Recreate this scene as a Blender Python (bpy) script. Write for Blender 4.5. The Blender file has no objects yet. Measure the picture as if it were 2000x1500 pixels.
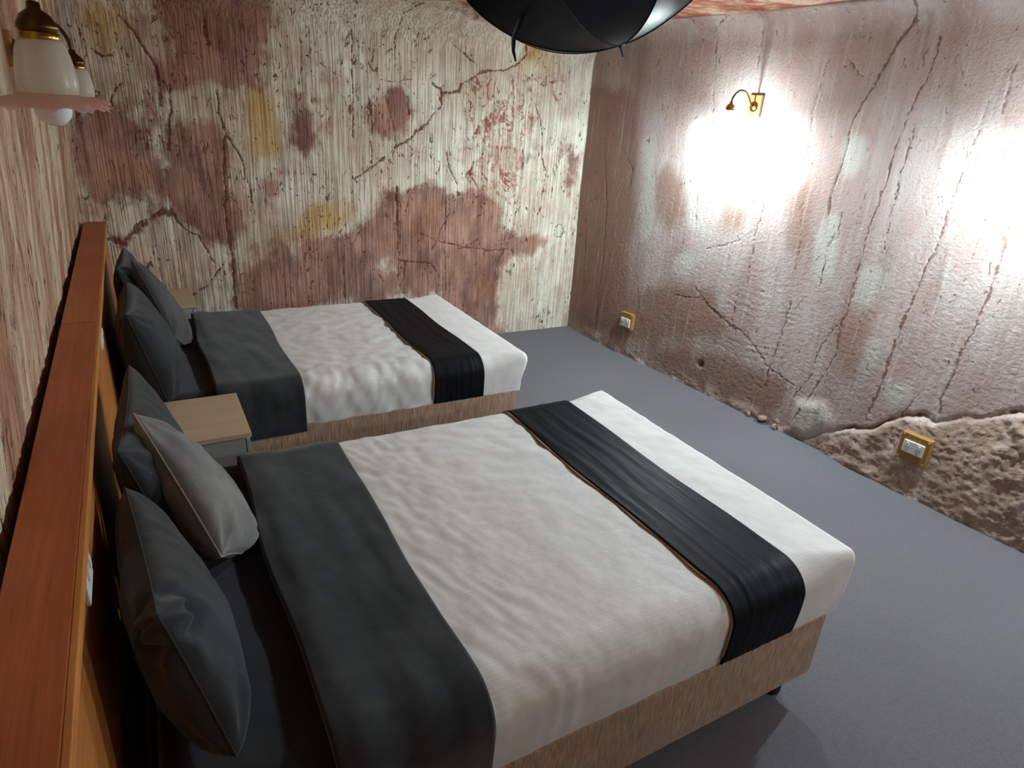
import bpy, bmesh, math, random
import numpy as np
from mathutils import Vector, Matrix

S = bpy.context.scene
COL = S.collection
# ------------------------------------------------------------------ camera
cam_d = bpy.data.cameras.new('camera')
cam = bpy.data.objects.new('camera', cam_d)
COL.objects.link(cam)
S.camera = cam
cam_d.sensor_width = 36.0
cam_d.lens = 36.0 * 1269.9 / 2000.0
cam_d.clip_start = 0.02
YAW, PITCH, ROLL = 0.532703, 0.399013, 0.068205
_f = Vector((math.sin(YAW)*math.cos(PITCH), math.cos(YAW)*math.cos(PITCH), -math.sin(PITCH)))
_s = Vector((math.cos(YAW), -math.sin(YAW), 0))
_u = _s.cross(_f)
_s2 = math.cos(ROLL)*_s + math.sin(ROLL)*_u
_u2 = -math.sin(ROLL)*_s + math.cos(ROLL)*_u
cam.matrix_world = Matrix(((_s2.x, _u2.x, -_f.x, 0), (_s2.y, _u2.y, -_f.y, 0), (_s2.z, _u2.z, -_f.z, 2.0), (0, 0, 0, 1)))
# ------------------------------------------------------------------ world and exposure
world = bpy.data.worlds.new('world')
S.world = world
world.use_nodes = True
world.node_tree.nodes['Background'].inputs[0].default_value = (0.5, 0.5, 0.5, 1)
world.node_tree.nodes['Background'].inputs[1].default_value = 0.02
S.view_settings.view_transform = 'Standard'
S.view_settings.look = 'None'
S.view_settings.gamma = 1.0
S.view_settings.use_curve_mapping = False
S.view_settings.exposure = 0.0
LAMP_STRENGTH = 4150.0          # radiance of each lit bulb
LAMP_COLOUR = (0.78, 0.97, 1.06, 1)
# lit sconces along the right wall: (distance from the back corner, power factor)
LIT = ((1.79, 1.0), (3.72, 1.0), (5.65, 0.6))  # last one: unseen lamp added to light the near side of the bed

# traced marks on the walls, in wall metres
BACK_MAROON=[[(0.256,2.438),(0.379,2.469),(0.581,2.475),(0.916,2.487),(0.918,2.389),(0.868,2.265),(0.866,2.126),(0.779,2.128),(0.707,1.982),(0.513,2.107),(0.366,1.942),(0.268,2.008),(0.249,2.13),(0.333,2.242),(0.36,2.391)],[(-0.265,1.797),(-0.129,1.84),(-0.043,1.862),(0.042,1.749),(0.14,1.707),(0.102,1.497),(0.105,1.321),(-0.026,1.281),(-0.125,1.321),(-0.307,1.253),(-0.285,1.582)],[(0.286,1.732),(0.571,1.773),(0.614,1.628),(0.587,1.455),(0.611,1.299),(0.685,1.105),(0.588,0.954),(0.503,0.935),(0.392,1.026),(0.321,1.092),(0.272,1.166),(0.223,1.3),(0.244,1.539)],[(0.832,1.479),(0.959,1.481),(0.959,1.189),(0.837,1.146)],[(1.068,1.986),(1.195,1.984),(1.226,1.772),(1.173,1.623),(1.064,1.61)],[(0.544,0.3),(0.589,0.623),(0.706,0.775),(0.823,0.848),(1.053,0.853),(1.174,0.913),(1.296,0.94),(1.462,1.004),(1.612,1.122),(1.713,1.254),(1.774,1.358),(1.851,1.318),(1.983,1.334),(2.117,1.375),(2.218,1.376),(2.351,1.28),(2.469,1.335),(2.566,1.343),(2.718,1.279),(2.837,1.247),(2.87,1.068),(2.812,0.978),(3.028,0.935),(3.373,0.934),(3.394,0.837),(3.25,0.794),(3.212,0.713),(2.936,0.717),(2.844,0.636),(2.836,0.418),(2.804,0.221),(2.849,0.012),(3.101,-0.025),(2.82,-0.062),(2.385,0.062),(2.319,0.265),(2.303,0.504),(2.176,0.443),(1.984,0.48),(1.891,0.533),(1.874,0.799),(1.713,0.807),(1.69,0.722),(1.882,0.533),(1.844,0.445),(1.272,0.446),(0.636,0.408)],[(1.677,2.024),(1.772,2.072),(1.854,1.907),(1.865,1.755),(1.695,1.748)],[(1.861,2.057),(1.952,2.084),(1.977,1.892),(1.878,1.854)],[(1.895,2.684),(2.452,2.751),(2.704,2.689),(2.709,2.605),(2.432,2.617),(2.404,2.665),(1.964,2.673)],[(3.474,1.816),(3.572,1.82),(3.641,1.252),(3.522,1.252)],[(-0.18,1.019),(-0.052,1.041),(-0.054,0.9),(-0.19,0.896)]]
BACK_FAINT=[(0.48,[(-0.253,1.866),(0.225,2.078),(0.325,1.805),(0.657,1.755),(0.598,0.973),(0.184,1.059),(0.103,1.167),(-0.207,1.138),(-0.346,1.174)]),(0.85,[(0.163,2.558),(1.051,2.673),(0.985,2.453),(0.847,2.377),(0.345,2.326),(0.268,2.404)]),(0.42,[(0.345,2.326),(1.091,2.527),(0.91,1.935),(0.614,1.982),(0.337,2.026)]),(0.34,[(1.062,2.111),(1.447,2.174),(1.34,1.474),(1.018,1.469)]),(0.32,[(1.538,2.043),(2.108,2.117),(1.982,1.621),(1.566,1.684)]),(0.36,[(2.557,2.071),(3.193,2.111),(3.215,1.3),(2.59,1.344)]),(0.4,[(0.549,1.012),(1.302,1.069),(1.27,0.403),(0.625,0.292),(0.494,0.47)]),(0.36,[(1.362,0.569),(2.316,0.779),(2.898,0.462),(3.046,-0.062),(1.522,0.2)])]
BACK_OCHRE=[[(0.742,2.041),(1.009,2.021),(0.984,1.535),(0.896,1.491),(0.773,1.51),(0.711,1.71),(0.759,1.909)],[(1.093,1.209),(1.39,1.241),(1.382,1.067),(1.028,1.075)],[(1.005,1.06),(1.38,1.202),(1.501,1.27),(1.571,1.153),(1.379,0.992),(1.134,0.953),(0.79,0.839),(0.598,0.734),(0.6,0.87),(0.798,0.93)],[(2.827,2.488),(3.007,2.528),(3.218,2.469),(3.511,2.45),(3.47,2.399),(3.17,2.352),(3.026,2.306),(2.826,2.29),(3.003,2.405)],[(1.382,2.274),(1.537,2.327),(1.532,2.158),(1.387,2.147)],[(1.942,1.035),(2.131,1.232),(2.301,1.23),(2.309,0.903),(2.137,0.823),(1.929,0.892)],[(2.528,0.598),(2.806,0.581),(2.821,0.334),(2.537,0.357)],[(-0.189,2.434),(0.111,2.453),(0.189,2.314),(0.024,2.146),(-0.116,2.175),(-0.167,2.293)],[(0.109,1.35),(0.192,1.42),(0.219,1.198),(0.086,1.18)]]
BACK_CRACKS=[(0.022,[(1.531,1.423),(1.69,1.526),(1.777,1.585),(1.877,1.677),(1.99,1.726),(2.028,1.783),(2.142,1.856),(2.18,1.924),(2.256,1.995),(2.236,2.049)]),(0.022,[(2.256,1.995),(2.254,2.105),(2.176,2.153)]),(0.022,[(2.254,2.083),(2.398,2.103),(2.422,2.16),(2.554,2.225),(2.606,2.273),(2.798,2.288),(2.936,2.344),(3.001,2.428),(2.98,2.514)]),(0.014,[(1.653,2.023),(1.657,1.939),(1.684,1.824),(1.652,1.725),(1.668,1.638),(1.666,1.548)]),(0.012,[(1.783,2.042),(1.83,1.906),(1.865,1.71)]),(0.012,[(1.965,2.032),(1.977,1.914)]),(0.012,[(1.536,2.452),(1.538,2.356),(1.523,1.72)]),(0.01,[(1.749,2.143),(1.892,2.138),(2.014,2.173)]),(0.014,[(1.906,2.608),(1.87,2.447),(1.863,2.245)]),(0.014,[(2.012,2.659),(1.918,2.6)]),(0.018,[(3.122,2.057),(3.194,1.928),(3.221,1.807),(3.232,1.619),(3.292,1.491),(3.269,1.307)]),(0.018,[(2.305,1.632),(2.336,1.502),(2.408,1.394)]),(0.018,[(2.556,1.567),(2.532,1.469),(2.593,1.37)]),(0.02,[(1.875,1.356),(1.873,1.055)]),(0.02,[(1.868,1.302),(1.885,1.048),(1.884,0.858)]),(0.012,[(1.888,0.858),(1.883,0.587)]),(0.012,[(2.312,1.301),(2.316,0.89),(2.328,0.4)]),(0.012,[(1.421,0.819),(1.408,0.472)]),(0.012,[(1.437,1.082),(1.45,0.956)]),(0.026,[(0.564,1.232),(0.574,1.027),(0.586,0.826),(0.572,0.465)]),(0.018,[(0.624,1.727),(0.596,1.647),(0.586,1.352),(0.57,1.194)]),(0.018,[(0.21,1.205),(0.279,1.068),(0.371,1.012),(0.403,0.945),(0.434,0.856),(0.459,0.81)]),(0.016,[(0.281,0.583),(0.38,0.644),(0.497,0.774),(0.512,0.818)]),(0.05,[(-0.173,1.008),(-0.106,0.975),(-0.042,1.045),(0.021,1.105),(0.082,1.145),(0.162,1.195),(0.207,1.174)]),(0.018,[(0.248,2.121),(0.25,2.006),(0.238,1.879)]),(0.018,[(0.312,2.011),(0.289,1.826),(0.251,1.597)]),(0.014,[(-0.106,2.184),(-0.056,2.147),(-0.006,2.16)]),(0.014,[(-0.043,1.862),(-0.024,1.934),(0.036,2.0)]),(0.02,[(0.565,2.413),(0.564,2.317),(0.577,2.274)]),(0.014,[(0.069,2.392),(0.132,2.316),(0.198,2.195),(0.238,2.112)]),(0.014,[(0.594,1.993),(0.587,1.842),(0.623,1.717),(0.707,1.57),(0.749,1.352),(0.763,1.159)]),(0.01,[(2.082,0.983),(2.228,0.918),(2.364,0.882),(2.532,0.844),(2.749,0.809),(2.942,0.814)]),(0.01,[(2.343,1.146),(2.266,1.002),(2.242,0.905),(2.189,0.845)]),(0.01,[(2.627,0.929),(2.573,0.881),(2.434,0.835)]),(0.008,[(1.979,1.279),(1.929,1.129)]),(0.012,[(1.712,0.647),(1.755,0.583)]),(0.012,[(1.941,0.745),(1.928,0.584),(1.889,0.536)]),(0.012,[(1.89,0.76),(2.058,0.739),(2.178,0.721),(2.233,0.642)]),(0.012,[(3.006,1.175),(2.986,1.034),(2.937,0.88),(2.83,0.687),(2.821,0.58)]),(0.01,[(3.44,0.997),(3.485,1.03),(3.539,0.981),(3.515,0.901),(3.448,0.916),(3.44,0.997)]),(0.006,[(1.201,2.267),(1.427,2.15)]),(0.006,[(1.283,2.226),(1.442,2.141)]),(0.012,[(2.309,2.45),(2.414,2.396),(2.55,2.312)])]
RIGHT_CRACKS=[(0.034,[(2.767,2.726),(2.755,2.684),(2.741,2.608),(2.692,2.521),(2.666,2.476),(2.643,2.418)]),(0.022,[(2.643,2.418),(2.593,2.262),(2.551,2.162),(2.515,2.032),(2.526,1.887),(2.511,1.777),(2.491,1.621),(2.506,1.508)]),(0.018,[(2.59,1.521),(2.605,1.38),(2.556,1.327),(2.568,1.194),(2.576,1.073)]),(0.014,[(2.568,1.162),(2.572,1.055)]),(0.014,[(2.895,2.501),(2.891,2.356),(2.84,2.11)]),(0.02,[(2.84,2.11),(2.816,1.923),(2.822,1.809),(2.809,1.663),(2.787,1.442),(2.789,1.17),(2.798,0.917)]),(0.02,[(2.799,1.244),(2.8,1.022),(2.785,0.849),(2.809,0.65),(2.744,0.394),(2.659,0.112)]),(0.014,[(2.756,0.84),(2.697,0.693),(2.68,0.437),(2.6,0.266)]),(0.012,[(3.226,2.059),(3.209,1.896),(3.202,1.655),(3.191,1.45)]),(0.024,[(3.191,1.45),(3.163,1.204),(3.15,0.975)]),(0.026,[(3.178,1.367),(3.158,1.132),(3.139,0.824),(3.14,0.674),(3.136,0.485),(3.12,0.333)]),(0.022,[(3.524,1.725),(3.507,1.583),(3.526,1.319),(3.517,1.059)]),(0.026,[(3.525,1.216),(3.514,1.069),(3.499,0.889),(3.486,0.729),(3.484,0.656),(3.508,0.534)]),(0.018,[(2.013,1.8),(2.02,1.48),(2.003,1.317),(2.017,0.936)]),(0.012,[(1.969,0.837),(1.964,0.639)]),(0.012,[(2.003,1.317),(1.79,1.178),(1.585,1.103)]),(0.01,[(1.336,1.887),(1.399,1.56),(1.449,1.237)]),(0.014,[(1.75,2.684),(1.737,2.522),(1.741,2.355)]),(0.012,[(1.542,2.697),(1.339,2.624),(1.37,2.358),(1.413,2.129)]),(0.012,[(2.272,2.439),(2.236,2.139),(2.257,1.879),(2.248,1.721)]),(0.014,[(1.564,0.786),(1.832,0.635),(2.017,0.598),(2.155,0.551),(2.349,0.42),(2.616,0.343)]),(0.018,[(2.396,0.897),(2.396,0.612),(2.376,0.429),(2.369,0.264)]),(0.014,[(0.545,1.724),(0.659,1.585),(0.653,1.47)]),(0.012,[(0.139,0.988),(0.196,0.443)]),(0.014,[(3.296,2.372),(3.292,2.289),(3.298,2.14)]),(0.01,[(3.225,2.203),(3.215,2.058)]),(0.014,[(2.898,2.064),(2.886,1.866),(2.894,1.609),(2.917,1.341)]),(0.014,[(1.364,0.677),(1.625,0.726),(2.021,0.581)]),(0.01,[(0.92,0.706),(1.003,0.437)]),(0.01,[(2.36,1.101),(2.363,1.289),(2.31,1.552)]),(0.012,[(0.274,1.721),(0.393,1.239),(0.441,0.615),(0.477,0.036)]),(0.01,[(2.905,0.976),(2.899,0.837)]),(0.012,[(3.36,0.591),(3.311,0.433)]),(0.012,[(2.397,2.399),(2.509,2.311)]),(0.008,[(2.707,1.771),(2.712,1.443)]),(0.008,[(3.395,1.834),(3.387,1.286)])]
RIGHT_SHELF=[(2.698,-0.035),(2.791,0.027),(2.904,0.125),(3.013,0.21),(3.088,0.227),(3.143,0.253),(3.223,0.338),(3.336,0.441),(3.465,0.462),(3.619,0.539),(3.71,0.593),(3.776,0.636),(3.869,0.69),(4.12,0.837)]
RIGHT_PALE=[[(1.192,2.01),(1.373,2.018),(1.532,1.234),(1.372,1.206)],[(2.446,1.425),(2.6,1.622),(2.668,1.096),(2.536,1.032)],[(2.637,0.263),(2.851,0.317),(2.915,0.208),(2.755,0.028),(2.655,0.055)],[(2.023,1.904),(2.24,2.003),(2.28,1.666),(2.129,1.496)],[(2.489,2.017),(2.648,1.975),(2.65,1.765),(2.548,1.698)],[(1.253,1.948),(1.947,1.987),(2.106,1.794),(1.648,1.59)],[(2.805,1.275),(3.0,1.248),(2.938,1.017),(2.793,0.992)],[(2.969,0.859),(3.063,0.889),(3.076,0.54),(3.007,0.513)],[(3.242,1.9),(3.465,1.942),(3.577,1.595),(3.336,1.674)],[(3.165,0.637),(3.419,0.615),(3.197,0.431)],[(0.719,1.846),(0.864,1.926),(1.0,1.14),(0.877,0.921)],[(1.267,1.002),(1.637,1.078),(1.527,0.946),(1.294,0.759)]]
RIGHT_PINK=[[(0.914,1.683),(1.219,1.677),(1.325,1.198),(1.026,1.145)],[(2.18,1.713),(2.363,1.733),(2.428,1.241),(2.26,1.206)],[(2.769,0.906),(2.933,0.984),(3.021,0.519),(2.856,0.421)],[(-0.213,2.277),(0.622,2.194),(0.877,0.163),(0.003,0.034)],[(2.596,0.999),(2.715,1.045),(2.645,0.758)],[(1.679,1.462),(1.922,1.56),(1.926,1.304),(1.656,1.187)],[(2.415,0.39),(2.603,0.39),(2.527,0.182),(2.413,0.171)],[(3.195,1.678),(3.285,1.691),(3.283,1.468),(3.214,1.455)],[(0.898,0.056),(1.94,0.369),(2.562,0.339),(2.448,0.036)],[(0.986,0.663),(1.693,0.838),(2.033,0.532),(0.731,0.103)]]
SQUIG=[(2.552,2.268),(2.814,2.255),(3.174,2.306),(3.481,2.306),(3.415,2.062),(3.229,2.051),(3.068,1.801),(3.023,1.614),(3.116,1.228),(2.699,1.295),(2.451,1.37),(2.333,1.586),(2.489,1.825),(2.399,2.07)]
HOLE=(1.77,0.221)
# ------------------------------------------------------------------ numpy noise
_rs = np.random.RandomState(7)
_perm = _rs.permutation(256)
_perm = np.concatenate([_perm, _perm, _perm])
_g = _rs.uniform(-1, 1, (256, 3))
_g /= np.linalg.norm(_g, axis=1)[:, None]
def noise(x, y, z=0.0):
    x, y, z = np.broadcast_arrays(np.asarray(x, float), np.asarray(y, float), np.asarray(z, float))
    xi, yi, zi = np.floor(x).astype(int), np.floor(y).astype(int), np.floor(z).astype(int)
    xf, yf, zf = x-xi, y-yi, z-zi
    w = lambda t: t*t*t*(t*(t*6-15)+10)
    u, v, t = w(xf), w(yf), w(zf)
    out = 0
    for dx in (0, 1):
        for dy in (0, 1):
            for dz in (0, 1):
                h = _perm[_perm[_perm[(xi+dx) & 255]+((yi+dy) & 255)]+((zi+dz) & 255)]
                g = _g[h]
                d = g[..., 0]*(xf-dx)+g[..., 1]*(yf-dy)+g[..., 2]*(zf-dz)
                out = out + d*(u if dx else 1-u)*(v if dy else 1-v)*(t if dz else 1-t)
    return out*1.6
def fbm(x, y, z=0.0, o=4):
    a, s, r = 1.0, 0.0, 0
    for k in range(o):
        r = r + a*noise(x*2**k+k*17.3, y*2**k+k*5.1, z*2**k if np.ndim(z) else z+k*3.7)
        s += a; a *= .5
    return r/s
def sstep(a, b, x):
    t = np.clip((x-a)/(b-a), 0, 1)
    return t*t*(3-2*t)

# ------------------------------------------------------------------ object helpers
def tag(o, label, cat, group=None):
    o['label'] = label; o['category'] = cat
    if group: o['group'] = group
    return o
def link(name, me, mat=None, parent=None, smooth=True):
    o = bpy.data.objects.new(name, me)
    COL.objects.link(o)
    if mat: me.materials.append(mat)
    if parent: o.parent = parent
    if smooth: me.shade_smooth()
    return o
def thing(name, label, cat, loc=(0, 0, 0), group=None):
    o = bpy.data.objects.new(name, None)
    COL.objects.link(o)
    o.location = loc
    o.empty_display_size = .05
    return tag(o, label, cat, group)
def np_mesh(name, V, F):
    me = bpy.data.meshes.new(name)
    V = np.asarray(V, np.float32); F = np.asarray(F, np.int32)
    me.vertices.add(len(V)); me.vertices.foreach_set('co', V.ravel())
    me.loops.add(F.size); me.loops.foreach_set('vertex_index', F.ravel())
    me.polygons.add(len(F)); me.polygons.foreach_set('loop_start', np.arange(0, F.size, F.shape[1], dtype=np.int32))
    me.update(calc_edges=True)
    return me
def grid_faces(n, m, base=0, flip=False):
    i = np.arange(n-1)[:, None]*m+np.arange(m-1)[None, :]
    f = np.stack([i, i+m, i+m+1, i+1], -1).reshape(-1, 4)+base
    return f[:, ::-1] if flip else f
def grid_obj(name, P, mat, parent=None, flip=False):
    n, m = P.shape[:2]
    return link(name, np_mesh(name, P.reshape(-1, 3), grid_faces(n, m, 0, flip)), mat, parent)
def set_attr(o, name, arr):
    a = o.data.attributes.new(name, 'FLOAT', 'POINT')
    a.data.foreach_set('value', np.asarray(arr, np.float32).ravel())
def bm_obj(name, bm, mat, parent=None, smooth=False):
    me = bpy.data.meshes.new(name)
    bm.normal_update(); bm.to_mesh(me); bm.free()
    return link(name, me, mat, parent, smooth)
def box_bm(cx, cy, cz, sx, sy, sz, bev=0.0, seg=2):
    bm = bmesh.new()
    bmesh.ops.create_cube(bm, size=1.0)
    for v in bm.verts: v.co = Vector((v.co.x*sx, v.co.y*sy, v.co.z*sz))
    if bev: bmesh.ops.bevel(bm, geom=list(bm.edges), offset=bev, segments=seg, affect='EDGES', profile=.6)
    for v in bm.verts: v.co += Vector((cx, cy, cz))
    return bm
def box(name, c, s, mat, parent=None, bev=0.002, seg=2):
    return bm_obj(name, box_bm(*c, *s, bev, seg), mat, parent, bev > 0 and False)
def lathe(name, prof, mat, parent=None, n=32, loc=(0, 0, 0), mod=None):
    prof = np.array(prof, float)
    t = np.linspace(0, 2*np.pi, n, endpoint=False)
    r = prof[:, 0][:, None]*np.ones(n); z = prof[:, 1][:, None]*np.ones(n)
    if mod: r, z = mod(r, z, t[None, :], np.arange(len(prof))[:, None])
    P = np.stack([r*np.cos(t)+loc[0], r*np.sin(t)+loc[1], z+loc[2]], -1)
    k = len(prof)
    i = np.arange(k-1)[:, None]*n+np.arange(n)[None, :]
    j = np.arange(k-1)[:, None]*n+(np.arange(n)[None, :]+1) % n
    F = np.stack([i, j, j+n, i+n], -1).reshape(-1, 4)
    return link(name, np_mesh(name, P.reshape(-1, 3), F), mat, parent)
def tube(name, pts, rad, mat, parent=None, n=10, closed=False):
    pts = [Vector(p) for p in pts]
    rad = rad if hasattr(rad, '__len__') else [rad]*len(pts)
    V = []
    up = None
    N = len(pts)
    for k, p in enumerate(pts):
        a = pts[(k+1) % N] if (closed or k < N-1) else pts[k]
        b = pts[(k-1) % N] if (closed or k > 0) else pts[k]
        d = (a-b).normalized()
        if up is None:
            up = d.orthogonal().normalized()
        up = (up-d*up.dot(d)).normalized()
        s = d.cross(up)
        for q in range(n):
            c = 2*math.pi*q/n
            V.append(p+rad[k]*(math.cos(c)*up+math.sin(c)*s))
    F = []
    for k in range(N if closed else N-1):
        for q in range(n):
            a = k*n+q; b = k*n+(q+1) % n
            k2 = (k+1) % N
            F.append((a, b, k2*n+(q+1) % n, k2*n+q))
    return link(name, np_mesh(name, V, F), mat, parent)
def smooth_path(pts, k=6):
    P = [np.array(p, float) for p in pts]
    P = [2*P[0]-P[1]]+P+[2*P[-1]-P[-2]]
    out = []
    for i in range(1, len(P)-2):
        for t in np.linspace(0, 1, k, endpoint=False):
            a, b, c, d = P[i-1:i+3]
            out.append(.5*((2*b)+(-a+c)*t+(2*a-5*b+4*c-d)*t*t+(-a+3*b-3*c+d)*t**3))
    out.append(P[-2])
    return out

# ------------------------------------------------------------------ material helpers
def lin(r, g, b):
    f = lambda c: (c/255/12.92) if c/255 <= .04045 else ((c/255+.055)/1.055)**2.4
    return (f(r), f(g), f(b), 1)
class NT:
    def __init__(s, name):
        s.m = bpy.data.materials.new(name); s.m.use_nodes = True
        s.t = s.m.node_tree; s.b = s.t.nodes['Principled BSDF']
        s.out = s.t.nodes['Material Output']
        s._tc = None
    def n(s, typ, **kw):
        o = s.t.nodes.new(typ)
        for k, v in kw.items(): setattr(o, k, v)
        return o
    def put(s, sock, v):
        if isinstance(v, bpy.types.NodeSocket): s.t.links.new(v, sock)
        elif v is not None: sock.default_value = v
    def co(s, scale=(1, 1, 1), rot=(0, 0, 0), loc=(0, 0, 0)):
        if s._tc is None: s._tc = s.n('ShaderNodeTexCoord')
        mp = s.n('ShaderNodeMapping')
        mp.inputs['Scale'].default_value = scale; mp.inputs['Rotation'].default_value = rot; mp.inputs['Location'].default_value = loc
        s.t.links.new(s._tc.outputs['Object'], mp.inputs['Vector'])
        return mp.outputs[0]
    def noise(s, vec, scale=1, detail=4, rough=.5, dist=0.0):
        o = s.n('ShaderNodeTexNoise')
        s.put(o.inputs['Vector'], vec); o.inputs['Scale'].default_value = scale
        o.inputs['Detail'].default_value = detail; o.inputs['Roughness'].default_value = rough; o.inputs['Distortion'].default_value = dist
        return o.outputs['Fac']
    def voro(s, vec, scale=1, feature='F1'):
        o = s.n('ShaderNodeTexVoronoi', feature=feature)
        s.put(o.inputs['Vector'], vec); o.inputs['Scale'].default_value = scale
        return o.outputs['Distance']
    def attr(s, name):
        return s.n('ShaderNodeAttribute', attribute_name=name).outputs['Fac']
    def math(s, op, a, b=None, c=None):
        o = s.n('ShaderNodeMath', operation=op)
        for k, v in enumerate((a, b, c)):
            if v is not None: s.put(o.inputs[k], v)
        return o.outputs[0]
    def step(s, v, a, b, lo=0.0, hi=1.0):
        o = s.n('ShaderNodeMapRange', interpolation_type='SMOOTHSTEP')
        s.put(o.inputs[0], v)
        for k, x in zip((1, 2, 3, 4), (a, b, lo, hi)): o.inputs[k].default_value = x
        return o.outputs[0]
    def mix(s, f, a, b, mode='MIX'):
        o = s.n('ShaderNodeMix', data_type='RGBA', blend_type=mode)
        s.put(o.inputs[0], f); s.put(o.inputs[6], a); s.put(o.inputs[7], b)
        return o.outputs[2]
    def bump(s, h, strength=.5, dist=.01, normal=None):
        o = s.n('ShaderNodeBump')
        o.inputs['Strength'].default_value = strength; o.inputs['Distance'].default_value = dist
        s.put(o.inputs['Height'], h)
        if normal is not None: s.put(o.inputs['Normal'], normal)
        return o.outputs[0]
    def fin(s, col=None, rough=None, normal=None, **kw):
        s.put(s.b.inputs['Base Color'], col); s.put(s.b.inputs['Roughness'], rough); s.put(s.b.inputs['Normal'], normal)
        for k, v in kw.items(): s.put(s.b.inputs[k.replace('_', ' ')], v)
        return s.m

def m_plain(name, col, rough=.5, **kw):
    t = NT(name)
    return t.fin(t.mix(t.noise(t.co(), 30, 3), tuple(c*.9 for c in col[:3])+(1,), col), rough, **kw)

def m_back(name='cut_sandstone'):
    t = NT(name)
    big = t.noise(t.co((1, 1, .8)), 1.6, 5, .6)
    mid = t.noise(t.co((1, 1, .7)), 6.5, 6, .65)
    mid2 = t.noise(t.co((1, 1, .55), loc=(9, 4, 2)), 13, 5, .65)
    fine = t.noise(t.co(), 45, 4, .6)
    col = t.mix(t.step(big, .35, .68), lin(244, 236, 216), lin(218, 200, 176))
    col = t.mix(t.math('MULTIPLY', t.step(mid, .42, .68), .55), col, lin(200, 160, 142))
    # brownish wash, heavier towards the left end
    wash = t.math('ADD', t.attr('left_brown'), t.math('MULTIPLY', t.math('SUBTRACT', t.noise(t.co((1, 1, .6), loc=(5, 5, 8)), 3.2, 6, .65), .5), 2.2))
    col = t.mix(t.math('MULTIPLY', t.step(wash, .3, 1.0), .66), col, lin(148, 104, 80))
    och = t.math('ADD', t.attr('ochre'), t.math('MULTIPLY', t.math('SUBTRACT', mid, .5), 1.4))
    col = t.mix(t.math('MULTIPLY', t.step(och, .3, .95), .78), col, lin(204, 164, 92))
    mo = t.math('ADD', t.attr('maroon'), t.math('ADD', t.math('MULTIPLY', t.math('SUBTRACT', mid, .5), 1.5), t.math('MULTIPLY', t.math('SUBTRACT', mid2, .5), .7)))
    tone = t.noise(t.co((1, 1, .5), loc=(3, 0, 1)), 4.2, 6, .65)
    marcol = t.mix(t.step(tone, .36, .62), lin(114, 68, 62), lin(182, 132, 114))
    marcol = t.mix(t.step(t.noise(t.co(loc=(1, 8, 3)), 2.6, 4), .54, .70, 0, .42), marcol, lin(176, 118, 70))
    col = t.mix(t.math('MULTIPLY', t.step(mo, .25, .72), .88), col, marcol)
    # comb grooves left by the cutting machine, running down the wall
    gr = t.noise(t.co((80, 80, 2.0)), 1, 3, .5, .25)
    gr2 = t.noise(t.co((30, 30, 1.0), loc=(4, 1, 0)), 1, 3, .5, .3)
    groove = t.math('MULTIPLY', t.step(gr, .56, .42), t.step(gr2, .7, .4, .3, 1.0))
    col = t.mix(t.math('MULTIPLY', groove, t.math('ADD', t.math('MULTIPLY', t.attr('left_brown'), .22), .36)), col, lin(112, 68, 50))
    # short red brown flecks
    fl = t.noise(t.co((27, 27, 12)), 1, 4, .65, 1.6)
    dens = t.step(t.noise(t.co(loc=(7, 2, 5)), 2.6, 3), .38, .62, .0, .07)
    fleck = t.step(t.math('ADD', fl, dens), .655, .695)
    fl2 = t.noise(t.co((70, 70, 40), loc=(2, 2, 2)), 1, 3, .6, 1.0)
    fleck = t.math('MAXIMUM', fleck, t.step(fl2, .72, .76))
    col = t.mix(t.math('MULTIPLY', fleck, .85), col, lin(98, 46, 36))
    sq = t.math('ABSOLUTE', t.math('SUBTRACT', t.noise(t.co((1, 1, .7), loc=(1, 5, 2)), 6.5, 5, .62, 1.2), .5))
    squig = t.math('MULTIPLY', t.step(sq, .040, .016), t.math('MULTIPLY', t.step(t.attr('squiggle'), .3, .8), t.step(mid2, .42, .56)))
    col = t.mix(t.math('MULTIPLY', squig, .85), col, lin(146, 68, 50))
    brk = t.noise(t.co((1, 1, .7)), 30, 5, .7)
    ck = t.math('ADD', t.attr('crack'), t.math('MULTIPLY', t.math('SUBTRACT', brk, .5), 3.2))
    crack = t.math('MULTIPLY', t.step(ck, .45, .9), t.step(t.attr('crack'), .05, .3))
    col = t.mix(t.math('MULTIPLY', crack, .85), col, lin(110, 52, 40))
    h = t.math('ADD', t.math('MULTIPLY', groove, -.6), t.math('MULTIPLY', fine, .35))
    h = t.math('SUBTRACT', h, t.math('ADD', t.math('MULTIPLY', fleck, .6), t.math('MULTIPLY', crack, .9)))
    return t.fin(col, .9, t.bump(h, .85, .009), Specular_IOR_Level=.15)

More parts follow.
